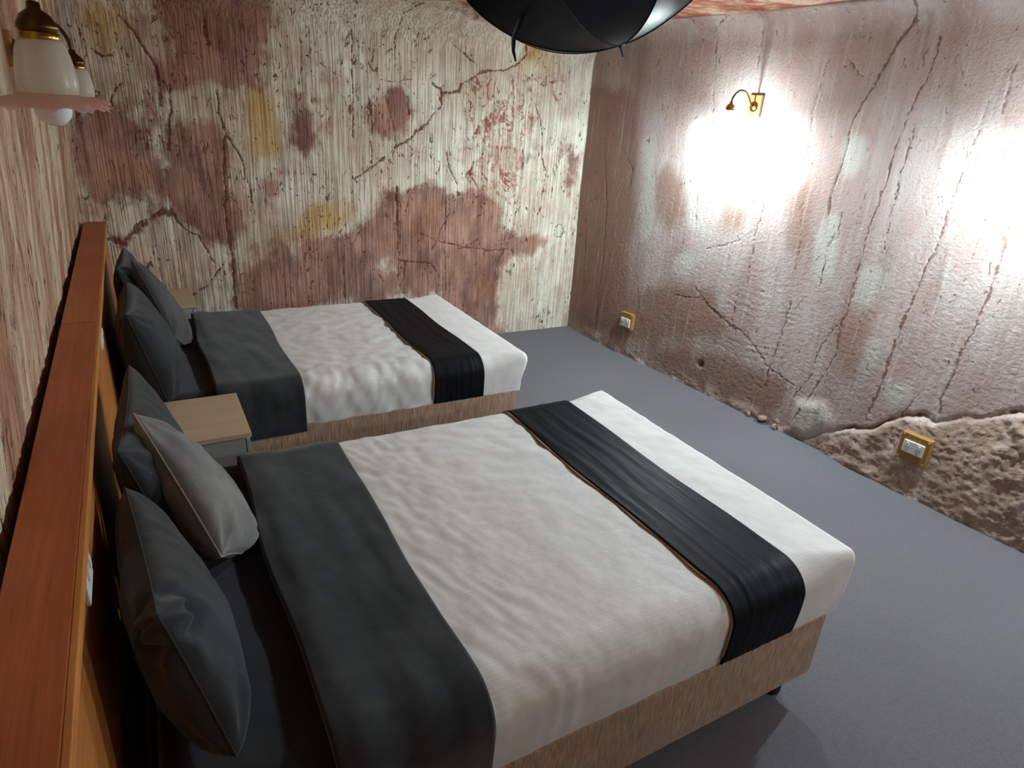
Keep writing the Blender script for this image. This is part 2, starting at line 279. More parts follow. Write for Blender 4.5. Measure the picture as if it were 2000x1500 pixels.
def m_right(name='rough_pink_sandstone'):
    t = NT(name)
    mid = t.noise(t.co((1, 1, .6)), 4.5, 6, .6)
    low = t.noise(t.co((1, 1.3, .35), loc=(2, 3, 1)), 2.2, 4, .55)
    fine = t.noise(t.co((1, 1, 1.2)), 60, 5, .68)
    col = t.mix(t.step(low, .36, .64), lin(188, 173, 165), lin(168, 146, 138))
    col = t.mix(t.math('MULTIPLY', t.step(mid, .42, .68), .5), col, lin(172, 142, 130))
    pk = t.math('ADD', t.attr('pink'), t.math('MULTIPLY', t.math('SUBTRACT', mid, .5), .9))
    col = t.mix(t.math('MULTIPLY', t.step(pk, .25, .8), .85), col, lin(146, 114, 98))
    pl = t.math('ADD', t.attr('pale'), t.math('MULTIPLY', t.math('SUBTRACT', mid, .5), .9))
    col = t.mix(t.math('MULTIPLY', t.step(pl, .25, .8), .8), col, lin(192, 188, 176))
    col = t.mix(t.math('MULTIPLY', t.attr('rock'), t.step(mid, .3, .6, .25, .8)), col, lin(166, 140, 118))
    st2 = t.noise(t.co((1, 1.0, .06), rot=(.10, 0, 0), loc=(0, 4, 0)), 34, 4, .65)
    col = t.mix(t.step(st2, .56, .70, 0, .32), col, lin(150, 120, 110))
    col = t.mix(t.step(st2, .46, .32, 0, .30), col, lin(208, 202, 192))
    stv = t.noise(t.co((1, 1.0, .12), rot=(.16, 0, 0)), 14, 4, .6)
    col = t.mix(t.step(stv, .56, .74, 0, .4), col, lin(138, 108, 96))
    col = t.mix(t.step(fine, .5, .72, 0, .3), col, lin(128, 98, 84))
    spk = t.step(t.noise(t.co((26, 26, 13)), 1, 3, .6, 1.2), .65, .70)
    col = t.mix(t.math('MULTIPLY', spk, .7), col, lin(112, 78, 64))
    ck = t.math('ADD', t.attr('crack'), t.math('MULTIPLY', t.math('SUBTRACT', t.noise(t.co((1, 1, .6)), 28, 5, .7), .5), 3.4))
    col = t.mix(t.math('MULTIPLY', t.math('MULTIPLY', t.step(ck, .45, .95), t.step(t.attr('crack'), .04, .3)), .8), col, lin(118, 84, 68))
    h = t.math('SUBTRACT', fine, t.math('MULTIPLY', spk, .5))
    return t.fin(col, .92, t.bump(h, .85, .008), Specular_IOR_Level=.15)

def m_left(name='streaked_sandstone'):
    t = NT(name)
    mid = t.noise(t.co((1, 1, .35)), 7, 6, .6)
    band = t.noise(t.co((1, 1.0, .10), rot=(-.12, 0, 0)), 4.6, 6, .66)
    fine = t.noise(t.co(), 50, 4, .6)
    col = t.mix(t.step(band, .4, .62), lin(224, 204, 176), lin(172, 126, 100))
    col = t.mix(t.step(mid, .5, .7, 0, .55), col, lin(140, 92, 74))
    gr = t.noise(t.co((60, 60, 1.6)), 1, 3, .5, .3)
    groove = t.step(gr, .56, .42)
    col = t.mix(t.math('MULTIPLY', groove, .3), col, lin(120, 74, 54))
    fleck = t.step(t.noise(t.co((26, 26, 9)), 1, 4, .66, 1.6), .60, .66)
    col = t.mix(t.math('MULTIPLY', fleck, .8), col, lin(92, 48, 36))
    h = t.math('ADD', t.math('MULTIPLY', groove, -.5), t.math('SUBTRACT', fine, fleck))
    return t.fin(col, .9, t.bump(h, .8, .01), Specular_IOR_Level=.15)

def m_ceil(name='red_sandstone_ceiling'):
    t = NT(name)
    mid = t.noise(t.co(), 5, 6, .62)
    fine = t.noise(t.co(), 38, 4, .6)
    col = t.mix(t.step(mid, .38, .62), lin(206, 176, 150), lin(160, 92, 74))
    col = t.mix(t.step(fine, .56, .66, 0, .8), col, lin(120, 58, 44))
    return t.fin(col, .92, t.bump(fine, .7, .01), Specular_IOR_Level=.1)

def m_carpet():
    t = NT('blue_grey_carpet')
    a = t.noise(t.co(), 420, 2, .7)
    b = t.noise(t.co(), 55, 4, .65)
    c = t.noise(t.co(), 2.2, 3)
    col = t.mix(t.step(a, .3, .7), lin(78, 75, 78), lin(136, 132, 137))
    col = t.mix(t.step(b, .4, .68, 0, .35), col, lin(92, 89, 92))
    col = t.mix(t.step(c, .35, .7, 0, .18), col, lin(96, 92, 92))
    return t.fin(col, .97, t.bump(t.math('ADD', a, b), .7, .006), Specular_IOR_Level=.1, Sheen_Weight=.15)

def m_wood(name, c1, c2, c3, axis='y', rough=.45, coat=.0):
    t = NT(name)
    sc = {'y': (38, 1.6, 38), 'z': (34, 34, 1.6), 'x': (1.6, 38, 38)}[axis]
    g = t.noise(t.co(sc), 1, 5, .6, .6)
    g2 = t.noise(t.co(tuple(x*3.2 for x in sc)), 1, 3, .6)
    l = t.noise(t.co(), 1.7, 3)
    col = t.mix(t.step(g, .34, .68), c1, c2)
    col = t.mix(t.step(g2, .5, .72, 0, .5), col, c3)
    col = t.mix(t.step(l, .4, .7, 0, .35), col, c3)
    return t.fin(col, rough, t.bump(g2, .15, .002), Specular_IOR_Level=.35, Coat_Weight=coat)

def m_cloth(name, c1, c2, rough=.9, weave=900, sheen=.2, bump=.25, spec=.2, stripe=None):
    t = NT(name)
    w = t.noise(t.co(), weave, 2, .6)
    l = t.noise(t.co(), 6, 4, .6)
    col = t.mix(t.step(l, .35, .68), c1, c2)
    h = w
    if stripe:
        wv = t.n('ShaderNodeTexWave', wave_type='BANDS', bands_direction=stripe[0])
        t.put(wv.inputs['Vector'], t.co()); wv.inputs['Scale'].default_value = stripe[1]
        col = t.mix(t.step(wv.outputs['Fac'], .35, .65, 0, stripe[2]), col, tuple(c*.86 for c in c2[:3])+(1,))
    fold = t.noise(t.co(), 26, 4, .6)
    nb = t.bump(fold, bump*.7, .006)
    return t.fin(col, rough, t.bump(h, bump, .0012, nb), Specular_IOR_Level=spec, Sheen_Weight=sheen)

def m_base(name='brown_upholstery'):
    t = NT(name)
    g = t.noise(t.co((210, 210, 14)), 1, 4, .65)
    b = t.noise(t.co(), 4, 4)
    col = t.mix(t.step(g, .34, .68), lin(138, 108, 88), lin(196, 164, 136))
    col = t.mix(t.step(b, .4, .7, 0, .3), col, lin(140, 112, 94))
    return t.fin(col, .85, t.bump(g, .4, .003), Specular_IOR_Level=.2, Sheen_Weight=.2)

def m_satin(name='black_satin'):
    t = NT(name)
    g = t.noise(t.co((130, 5, 5)), 1, 4, .6, .2)
    col = t.mix(t.step(g, .35, .7), lin(14, 15, 17), lin(26, 28, 31))
    return t.fin(col, t.step(g, .3, .7, .45, .6), t.bump(g, .25, .003), Specular_IOR_Level=.05, Sheen_Weight=.0)

def m_glass_shade(name, c):
    t = NT(name)
    f = t.noise(t.co(), 60, 3)
    t.fin(t.mix(t.step(f, .35, .65, 0, .35), c, tuple(x*.8 for x in c[:3])+(1,)), .28, Specular_IOR_Level=.5)
    tr = t.n('ShaderNodeBsdfTranslucent'); tr.inputs['Color'].default_value = c
    mx = t.n('ShaderNodeMixShader'); mx.inputs[0].default_value = .6
    t.t.links.new(t.b.outputs[0], mx.inputs[1]); t.t.links.new(tr.outputs[0], mx.inputs[2])
    cl = t.n('ShaderNodeBsdfTransparent'); m2 = t.n('ShaderNodeMixShader'); m2.inputs[0].default_value = .14
    t.t.links.new(mx.outputs[0], m2.inputs[1]); t.t.links.new(cl.outputs[0], m2.inputs[2])
    t.t.links.new(m2.outputs[0], t.out.inputs[0])
    return t.m

def m_emit(name, strength):
    t = NT(name)
    t.fin((1, 1, 1, 1), .4)
    t.b.inputs['Emission Color'].default_value = LAMP_COLOUR
    t.b.inputs['Emission Strength'].default_value = strength
    return t.m

M = dict(
    back=m_back(), right=m_right(), left=m_left(), ceil=m_ceil(), carpet=m_carpet(),
    ledge=m_wood('red_stained_timber', lin(172, 92, 48), lin(190, 106, 58), lin(138, 68, 34), 'y', .42),
    edge=m_wood('honey_timber', lin(186, 118, 58), lin(206, 138, 72), lin(150, 88, 40), 'y', .4),
    panel=m_wood('orange_timber', lin(164, 100, 46), lin(186, 118, 58), lin(130, 76, 34), 'y', .45),
    block=m_wood('ochre_block', lin(150, 108, 54), lin(172, 128, 68), lin(122, 84, 40), 'z', .5),
    oak=m_wood('pale_oak_laminate', lin(196, 174, 142), lin(206, 186, 156), lin(178, 154, 122), 'x', .45),
    greylam=m_plain('grey_laminate', lin(168, 168, 160), .5),
    dark=m_plain('dark_rubber', lin(26, 26, 27), .6),
    base=m_base(), satin=m_satin(),
    mattress=m_cloth('mattress_ticking', lin(190, 186, 178), lin(205, 200, 192)),
    sheet=m_cloth('black_sheet', lin(26, 28, 31), lin(34, 36, 40)),
    char=m_cloth('charcoal_cotton', lin(34, 36, 38), lin(46, 48, 50), bump=.35),
    pillow=m_cloth('black_cotton', lin(33, 36, 38), lin(44, 48, 51), bump=.45),
    cushion=m_cloth('grey_linen', lin(104, 102, 99), lin(128, 126, 122), weave=420, bump=.6),
    cushion_dark=m_cloth('charcoal_linen', lin(66, 66, 65), lin(84, 83, 81), weave=420, bump=.6),
    thread=m_plain('pale_thread', lin(150, 140, 128), .8),
    white=m_cloth('white_sateen', lin(226, 221, 215), lin(233, 229, 224), rough=.7, weave=1100, sheen=.1, bump=.32, stripe=('Y', 26, .35)),
    hem=m_plain('brown_hem', lin(140, 112, 90), .85),
    plastic=m_plain('white_plastic', lin(226, 226, 220), .35),
    slot=m_plain('slot_grey', lin(60, 60, 60), .6),
    brass=m_plain('polished_brass', lin(176, 140, 72), .22, Metallic=1.0),
    darkbrass=m_plain('aged_brass', lin(96, 74, 42), .32, Metallic=1.0),
    screw=m_plain('screw_metal', lin(226, 206, 176), .3, Metallic=.8),
    glass=m_glass_shade('frosted_glass', lin(236, 228, 214)),
    frill=m_glass_shade('pink_glass', lin(232, 186, 170)),
    bulb=m_plain('white_bulb', lin(250, 250, 246), .3),
    nylon=NT('black_nylon').fin(lin(18, 20, 23), .42, Specular_IOR_Level=.15),
    strap=m_plain('black_strap', lin(18, 19, 20), .6),
    steel=m_plain('grey_steel', lin(120, 122, 124), .35, Metallic=1.0),
)

# ------------------------------------------------------------------ room shell
CEIL = 2.68
BY = 5.227
RA = np.array([3.69, 5.227, 0.0]); RD = np.array([0.0711, -0.9975, 0.0]); RN = np.array([-0.9975, -0.0711, 0.0])
FRONT_Y = -2.2
def poly_mask(U, W, poly):
    ins = np.zeros(U.shape, bool)
    n = len(poly)
    for k in range(n):
        x0, y0 = poly[k]; x1, y1 = poly[(k+1) % n]
        if y0 == y1: continue
        c = ((y0 > W) != (y1 > W)) & (U < (x1-x0)*(W-y0)/(y1-y0)+x0)
        ins ^= c
    return ins.astype(float)
def blur(a, k):
    for ax in (0, 1):
        for _ in range(2):
            c = np.cumsum(np.concatenate([np.repeat(np.take(a, [0], ax), k+1, ax), a, np.repeat(np.take(a, [-1], ax), k, ax)], ax), ax)
            a = (np.take(c, range(2*k+1, c.shape[ax]), ax)-np.take(c, range(0, c.shape[ax]-2*k-1), ax))/(2*k+1)
    return a
def line_mask(U, W, us, ws, lines, wob=.012):
    """soft distance mask around polylines given as (width, points) in wall metres"""
    out = np.zeros(U.shape)
    du = wob*(fbm(U*9, W*9, 3.3, 3)+1.0*fbm(U*38, W*30, 1.3, 3)); dw = wob*(fbm(U*9+50, W*9, 8.1, 3)+.8*fbm(U*38+7, W*30, 4.4, 3))
    vary = .45+.9*np.clip(.5+1.1*fbm(U*11, W*7, 6.6, 4), 0, 1)
    for w, pts in lines:
        for (a, b), (c, d) in zip(pts[:-1], pts[1:]):
            i0, i1 = np.searchsorted(us, [min(a, c)-.08, max(a, c)+.08]); j0, j1 = np.searchsorted(ws, [min(b, d)-.08, max(b, d)+.08])
            if i1 <= i0 or j1 <= j0: continue
            sl = (slice(i0, i1), slice(j0, j1))
            x = U[sl]+du[sl]-a; y = W[sl]+dw[sl]-b
            L2 = (c-a)**2+(d-b)**2+1e-9
            t = np.clip((x*(c-a)+y*(d-b))/L2, 0, 1)
            dist = np.hypot(x-t*(c-a), y-t*(d-b))
            out[sl] = np.maximum(out[sl], 1-sstep(w*.1, w*.85, dist/vary[sl]))
    return out
def structure(o):
    o['kind'] = 'structure'; return o

def fillet(z, r=.32, top=CEIL):
    t = np.clip(z-(top-r), 0, r)
    return r-np.sqrt(np.maximum(r*r-t*t, 0))

# back wall: x along, z up
us = np.arange(-.50, 3.9, .0068); ws = np.arange(-.02, CEIL+.03, .0068)
U, W = np.meshgrid(us, ws, indexing='ij')
wx = U+.055*fbm(U*5, W*4, 3.1, 4)+.02*fbm(U*18, W*9, 1.1, 3); wz = W+.07*fbm(U*5+9, W*4, 5.7, 4)
mar = np.clip(sum(poly_mask(wx, wz, p) for p in BACK_MAROON)+sum(w*poly_mask(wx, wz, p) for w, p in BACK_FAINT), 0, 1)
och = np.clip(sum(poly_mask(wx, wz, p) for p in BACK_OCHRE), 0, 1)
crk = line_mask(U, W, us, ws, BACK_CRACKS)
D = .016*fbm(U*1.4, W*1.1, 1.5, 4)+.005*fbm(U*9, W*3, 2.5, 3)-.007*crk
D += .0022*noise(U*48+.6*noise(U*3, W*1.5, 9), W*1.2, 4.2)
D += fillet(W)*.8
Y = BY-D
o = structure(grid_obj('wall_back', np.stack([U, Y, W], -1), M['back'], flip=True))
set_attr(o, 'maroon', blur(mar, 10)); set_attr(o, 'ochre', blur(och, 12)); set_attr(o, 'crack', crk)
set_attr(o, 'left_brown', sstep(2.7, .1, U)*.56)
set_attr(o, 'squiggle', blur(poly_mask(U, W, SQUIG), 12))

# right wall: u from the back corner towards the camera
us = np.concatenate([np.arange(-.06, 4.5, .0072), np.linspace(4.52, 7.6, 60)]); ws = np.arange(-.02, CEIL+.03, .0072)
U, W = np.meshgrid(us, ws, indexing='ij')
crk = line_mask(U, W, us, ws, [(w*.74, p) for w, p in RIGHT_CRACKS], .015)
pale = np.clip(sum(poly_mask(U, W, p) for p in RIGHT_PALE), 0, 1)
pink = np.clip(sum(poly_mask(U, W, p) for p in RIGHT_PINK), 0, 1)
rough = .25+.75*sstep(1.9, .9, W+.25*fbm(U*1.3, W*1.3, 5, 2))
near = sstep(-.1, .7, U)
D = .010*fbm(U*1.2, W*.6, 2.2, 3)
lump = fbm(U*32+.5*fbm(U*6, W*6, 3, 2), W*40, 6.1, 4)
D += rough*near*(.0026*lump+.0022*np.abs(noise(U*52+W*14, W*66-U*9, 2.7))+.0014*noise(U*75, W*80, 1.1))
scal = np.sin((W*1.3-.6*(U-2.1)**2+.07*fbm(U*5, W*5, 1, 3))*105)*sstep(-.3, .4, fbm(U*4, W*7, 2, 2))          # curved pick marks low on the wall
D += .0010*scal*sstep(.55, .25, np.hypot(U-2.15, (W-.62)*.9))
D -= crk*.004
sx, sy = np.array(RIGHT_SHELF).T
shelf = np.interp(U, sx, sy)+.045*fbm(U*9, W*0, 4.4, 5)
on = sstep(2.62, 2.85, U)
dz = W-shelf
deep = .18+.82*np.maximum(np.exp(-((U-3.15)/.14)**2), np.maximum(np.exp(-((U-3.40)/.10)**2), sstep(3.72, 3.9, U)))   # where the ledge is undercut
D += on*.036*deep*sstep(.012, -.012, dz)*(1+.9*fbm(U*9, W*9, 8, 4))*sstep(-.75, -.1, dz)
D += on*.012*fbm(U*11, W*11, 9.2, 4)*sstep(.0, -.1, dz)+on*.11*np.clip(-dz, 0, .6)+on*(.010*fbm(U*26, W*30, 4.2, 4)+.004*np.abs(noise(U*60, W*64, 3)))*sstep(.02, -.06, dz)
D += .05*sstep(1.5, .0, W)**1.3*near
notch = on*np.exp(-((dz-.016)/(.010+.020*np.clip(fbm(U*6, W*0, 2.9, 3)+.25, 0, 1)))**2)
notch = notch*deep*np.clip(.7+1.3*fbm(U*14, W*14, 5.5, 3), .1, 1.2)
D -= .055*notch
D -= .05*np.exp(-(np.hypot(U-HOLE[0], W-HOLE[1])/.022)**2)
D += .035*np.clip(fbm(U*6, W*8, 7.7, 3)+.1, 0, 1)*sstep(.12, .0, W)*near      # crumbled foot of the wall
# slab of pale rock standing out near the floor
slab = blur(poly_mask(U, W, RIGHT_PALE[2]), 3)
D += .03*slab
D += fillet(W, .16)*.8
P = RA+U[..., None]*RD+D[..., None]*RN
_UR, _WR, _DR = us.copy(), ws.copy(), D
def wall_out(u, w, r):
    i = np.searchsorted(_UR, [u-r, u+r]); j = np.searchsorted(_WR, [w-r, w+r])
    return float(np.percentile(_DR[i[0]:i[1]+1, j[0]:j[1]+1], 80))
P[..., 2] = W
o = structure(grid_obj('wall_right', P, M['right'], flip=False))
set_attr(o, 'rock', on*sstep(.01, -.04, dz)); set_attr(o, 'crack', np.clip(crk+.8*notch, 0, 1)); set_attr(o, 'pale', blur(pale, 8)); set_attr(o, 'pink', blur(pink, 12))

# left wall: y along, leaning in a little as it rises
us = np.concatenate([np.linspace(FRONT_Y-.1, .2, 60), np.arange(.22, BY+.1, .012)]); ws = np.concatenate([np.linspace(-.02, .95, 20), np.arange(.97, CEIL+.03, .012)])
U, W = np.meshgrid(us, ws, indexing='ij')
X = np.interp(W, [0, 1.13, 1.72, 2.1, 2.75], [-.335, -.335, -.290, -.268, -.225])
D = .012*fbm(U*1.6, W*.8, 3.5, 4)+.006*fbm(U*12, W*3.5, 1.2, 3)+.004*noise(U*38, W*4, .7)+fillet(W, .2)*.8
structure(grid_obj('wall_left', np.stack([X+D, U, W], -1), M['left'], flip=True))

# wall behind the camera and ceiling
xs = np.linspace(-.5, 4.5, 120); zs = np.linspace(-.02, CEIL+.03, 70)
U, W = np.meshgrid(xs, zs, indexing='ij')
structure(grid_obj('wall_front', np.stack([U, FRONT_Y+.03*fbm(U*1.5, W*1.5, .4, 4), W], -1), M['left'], flip=False))
xs = np.arange(-.5, 4.6, .03); ys = np.arange(FRONT_Y-.1, BY+.1, .03)
U, W = np.meshgrid(xs, ys, indexing='ij')
structure(grid_obj('ceiling', np.stack([U, W, CEIL+.03*fbm(U*1.3, W*1.3, 6, 5)+.01], -1), M['ceil'], flip=True))
xs = np.linspace(-.5, 4.5, 60); ys = np.linspace(FRONT_Y-.1, BY+.1, 80)
U, W = np.meshgrid(xs, ys, indexing='ij')
structure(grid_obj('floor', np.stack([U, W, U*0], -1), M['carpet']))

# loose stones where the carpet meets the right wall
def stone(u, out, s, seed, mat, label):
    bm = bmesh.new()
    bmesh.ops.create_icosphere(bm, subdivisions=3, radius=1)
    rr = np.random.RandomState(seed)
    ax = rr.uniform(.7, 1.2, 3)*s
    for v in bm.verts:
        p = np.array(v.co)
        for k in range(6):
            nrm = np.random.RandomState(seed*7+k).normal(size=3); nrm /= np.linalg.norm(nrm)
            d = p@nrm
            if d > .62: p = p-(d-.62)*nrm
        p = p*(1+.10*float(noise(p[0]*2, p[1]*2, p[2]*2+seed)))
        v.co = Vector(p*ax)
    mz = min(v.co.z for v in bm.verts)
    for v in bm.verts: v.co.z -= mz+.004
    o = bm_obj('stone', bm, mat, None, False)
    p = RA+u*RD+(out+wall_out(u, .03, .04)-.03)*RN
    o.location = (p[0], p[1], .004); o.rotation_euler = (0, 0, seed)
    return tag(o, label, 'stone')
M['rock'] = m_plain('loose_rock', lin(150, 126, 112), .9)
stone(2.42, .05, .040, 3, M['rock'], 'pale angular stone at the foot of the right wall, largest of the loose ones')
stone(2.54, .045, .026, 5, M['rock'], 'small stone on the carpet edge touching the pale slab of the right wall')
stone(2.31, .04, .022, 9, M['rock'], 'small reddish stone by the right wall, farthest one from the camera')

# ------------------------------------------------------------------ timber half wall behind the beds
hw = thing('headboard_wall', 'long low reddish timber half wall running behind both bed heads', 'headboard', (-.25, 2.7, 0))
def hbox(name, x0, x1, y0, y1, z0, z1, mat, bev=.003):
    return box(name, ((x0+x1)/2+.25, (y0+y1)/2-2.7, (z0+z1)/2), (x1-x0, y1-y0, z1-z0), mat, hw, bev)
LZ = 1.135
hbox('top_board', -.312, -.196, .15, 2.895, LZ-.026, LZ, M['ledge'])
hbox('top_board', -.312, -.196, 2.898, 5.19, LZ-.026, LZ, M['ledge'])
hbox('front_lip', -.196, -.184, .15, 2.896, LZ-.036, LZ-.0005, M['edge'], .002)
hbox('front_lip', -.196, -.184, 2.899, 5.19, LZ-.036, LZ-.0005, M['edge'], .002)
for y0, y1 in ((.15, 1.5), (1.504, 2.85), (2.854, 4.1), (4.104, 5.19)):
    hbox('panel_board', -.215, -.198, y0, y1, .01, LZ-.027, M['panel'], .002)
def wall_switch(y, z, label):
    t = thing('wall_switch', label, 'switch', (-.198, y, z))
    box('plate', (.005, 0, 0), (.010, .116, .074), M['plastic'], t, .003)
    for dy in (-.022, .022): box('rocker', (.012, dy, .014), (.006, .016, .024), M['plastic'], t, .0015)
wall_switch(1.345, 1.062, 'white switch plate on the timber half wall behind the near pillow')
wall_switch(2.93, 1.062, 'white switch plate on the timber half wall level with the oak bedside table')

# ------------------------------------------------------------------ beds
def wrap(X, Y, Z, B):
    """round a box surface; returns position and outward normal"""
    x0, x1, y0, y1, z0, z1, rx, ry, rz = B[:9]
    k = 1-(.72*sstep(x1-.26, x1-.02, X) if len(B) > 9 else 0)      # crisp corners at the foot
    ry = ry*k; rz = rz*(.45+.55*k)
    cx = np.clip(X, x0+rx, x1-rx); cy = np.clip(Y, y0+ry, y1-ry); cz = np.minimum(Z, z1-rz)
    ex, ey, ez = (X-cx)/rx, (Y-cy)/ry, (Z-cz)/rz
    L = np.sqrt(ex**2+ey**2+ez**2); L = np.where(L == 0, 1, L)
    ex, ey, ez = ex/L, ey/L, ez/L
    nx, ny, nz = ex/rx, ey/ry, ez/rz
    q = np.sqrt(nx**2+ny**2+nz**2); q = np.where(q == 0, 1, q)
    tuck = np.clip((z1-rz-Z)/(z1-rz-z0), 0, 1)**2
    tuckx = np.clip((z1-.06-Z)/(z1-.06-z0), 0, 1)**1.3
    px = cx+ex*rx-np.where(ex > 0, ex, 0)*.075*tuckx
    py = cy+ey*ry-np.sign(ey)*np.abs(ey)*.012*tuck
    return np.stack([px, py, cz+ez*rz], -1), np.stack([nx/q, ny/q, nz/q], -1)
def shell(name, B, mat, parent, disp=None, step=.012, off=0.0, merge=True):
    x0, x1, y0, y1, z0, z1 = B[:6]
    nx, ny, nz = (max(3, int((b-a)/step)) for a, b in ((x0, x1), (y0, y1), (z0, z1)))
    xs, ys, zs = np.linspace(x0, x1, nx), np.linspace(y0, y1, ny), np.linspace(z0, z1, nz)
    V, F, base = [], [], 0
    def add(X, Y, Z, flip):
        nonlocal base
        P, N = wrap(X, Y, Z, B)
        d = off+(disp(P) if disp else 0)
        P = P+N*np.asarray(d)[..., None] if np.ndim(d) else P+N*d
        n, m = X.shape
        V.append(P.reshape(-1, 3)); F.append(grid_faces(n, m, base, flip)); base += n*m
    A, Bq = np.meshgrid(xs, ys, indexing='ij'); add(A, Bq, A*0+z1, False)
    A, Bq = np.meshgrid(xs, zs, indexing='ij'); add(A, A*0+y0, Bq, False); add(A, A*0+y1, Bq, True)
    A, Bq = np.meshgrid(ys, zs, indexing='ij'); add(A*0+x0, A, Bq, True); add(A*0+x1, A, Bq, False)
    me = np_mesh(name, np.concatenate(V), np.concatenate(F))
    bm = bmesh.new(); bm.from_mesh(me)
    bmesh.ops.remove_doubles(bm, verts=bm.verts, dist=.0008)
    bm.to_mesh(me); bm.free()
    return link(name, me, mat, parent)
def band(name, B, xa, xb, mat, parent, off=.006, drop0=0.0, drop1=0.0, disp=None, step=.010, edge=None, hem=None):
    """strip of cloth lying across the bed and hanging down both sides; xa, xb may be functions of the run s in 0..1"""
    x0, x1, y0, y1, z0, z1 = B[:6]
    la, lb, lc = z1-z0+drop0, y1-y0, z1-z0+drop1
    T = la+lb+lc
    s = np.linspace(0, T, int(T/step))
    yy = np.where(s < la, y0, np.where(s < la+lb, y0+s-la, y1))
    zz = np.where(s < la, z0-drop0+s, np.where(s < la+lb, z1, z1-(s-la-lb)))
    fa = xa(s/T) if callable(xa) else np.full(s.shape, xa)
    fb = xb(s/T) if callable(xb) else np.full(s.shape, xb)
    m = max(6, int(np.mean(fb-fa)/step))
    k = np.concatenate([[0, 0], np.linspace(0, 1, m), [1, 1]])
    X = fa[:, None]+(fb-fa)[:, None]*k[None, :]
    Y = np.repeat(yy[:, None], len(k), 1); Z = np.repeat(zz[:, None], len(k), 1)
    P, N = wrap(X, Y, Z, B)
    prof = np.ones(len(k)); prof[0] = prof[-1] = -.3; prof[1] = prof[-2] = .45
    d = off*prof[None, :]*np.ones(X.shape)
    if disp is not None: d = d+disp(P)*np.where(prof > .9, 1, .35)[None, :]
    P = P+N*d[..., None]
    return grid_obj(name, P, mat, parent, flip=True)

def make_bed(nm, label, B, head, zb):
    """B: box of the made-up mattress"""
    x0, x1, y0, y1, z0, z1 = B[:6]
    t = thing('bed', label, 'bed', ((x0+x1)/2, (y0+y1)/2, 0))
    ox, oy = (x0+x1)/2, (y0+y1)/2
    bx1 = x1-.075
    o = bm_obj('base', box_bm((x0+bx1)/2-ox, 0, (zb+z0)/2, bx1-x0, y1-y0-.012, z0-zb, .012, 3), M['base'], t)
    for sx in (x0+.12, bx1-.09):
        for sy in (y0+.08, y1-.08):
            lg = lathe('leg', [(.0, 0), (.030, 0), (.034, .012), (.034, .045), (.022, .055), (.022, zb), (0, zb)], M['dark'], t, 18, (sx-ox, sy-oy, 0))
    mb = (x0-ox+.02, x1-ox-.03, y0-oy+.03, y1-oy-.03, z0+.001, z1-.03, .04, .06, .05)
    shell('mattress', mb, M['mattress'], t, None, .04)
    return t

def wr_near(P):
    x, y, z = P[..., 0], P[..., 1], P[..., 2]
    r = .0045*fbm(x*7+y*3, y*4.5-x*2, z*4, 3)+.0035*noise(x*5-y*9, y*14+x*7, z*5)*sstep(1.2, 2.3, y)
    r += .0026*noise(x*26+y*11, y*10-x*6, 2)*sstep(1.1, .7, x)+.0010*noise(x*24-y*44, y*12+x*9, 5)*sstep(1.9, 1.2, x)
    return r
def wr_far(P):
    x, y, z = P[..., 0], P[..., 1], P[..., 2]
    side = sstep(3.42, 3.17, y)
    r = .007*fbm(x*6+y*4, y*5-x*3, z*4, 4)+.005*noise(x*9-y*6, y*16+x*5, z*3)
    a = np.arctan2(z-.70, x-1.15)
    r += side*(.007*noise(x*13+z*6, z*4, y*2)+.003*noise(x*26-z*12, z*5, 3.3))*sstep(1.38, 1.2, x)
    return r*sstep(2.0, 1.4, x)+.0015*noise(x*20, y*12, z*6)
def wr_sat(P):
    x, y, z = P[..., 0], P[..., 1], P[..., 2]
    return .0022*noise(x*30+.8*noise(x*2, y*2, 3), y*2.2, z*2.2)+.0009*noise(x*64, y*5, z*4)
def wr_char(P):
    x, y, z = P[..., 0], P[..., 1], P[..., 2]
    r = .006*fbm(x*6, y*3.2, z*3, 3)+.0045*noise(x*16+y*2, y*3.5-x*2, z*4)
    r += .012*np.exp(-((x-.28)/.06)**2)
    return r
def wr_sheet(P):
    x, y, z = P[..., 0], P[..., 1], P[..., 2]
    return .004*fbm(x*7, y*4, z*4, 3)

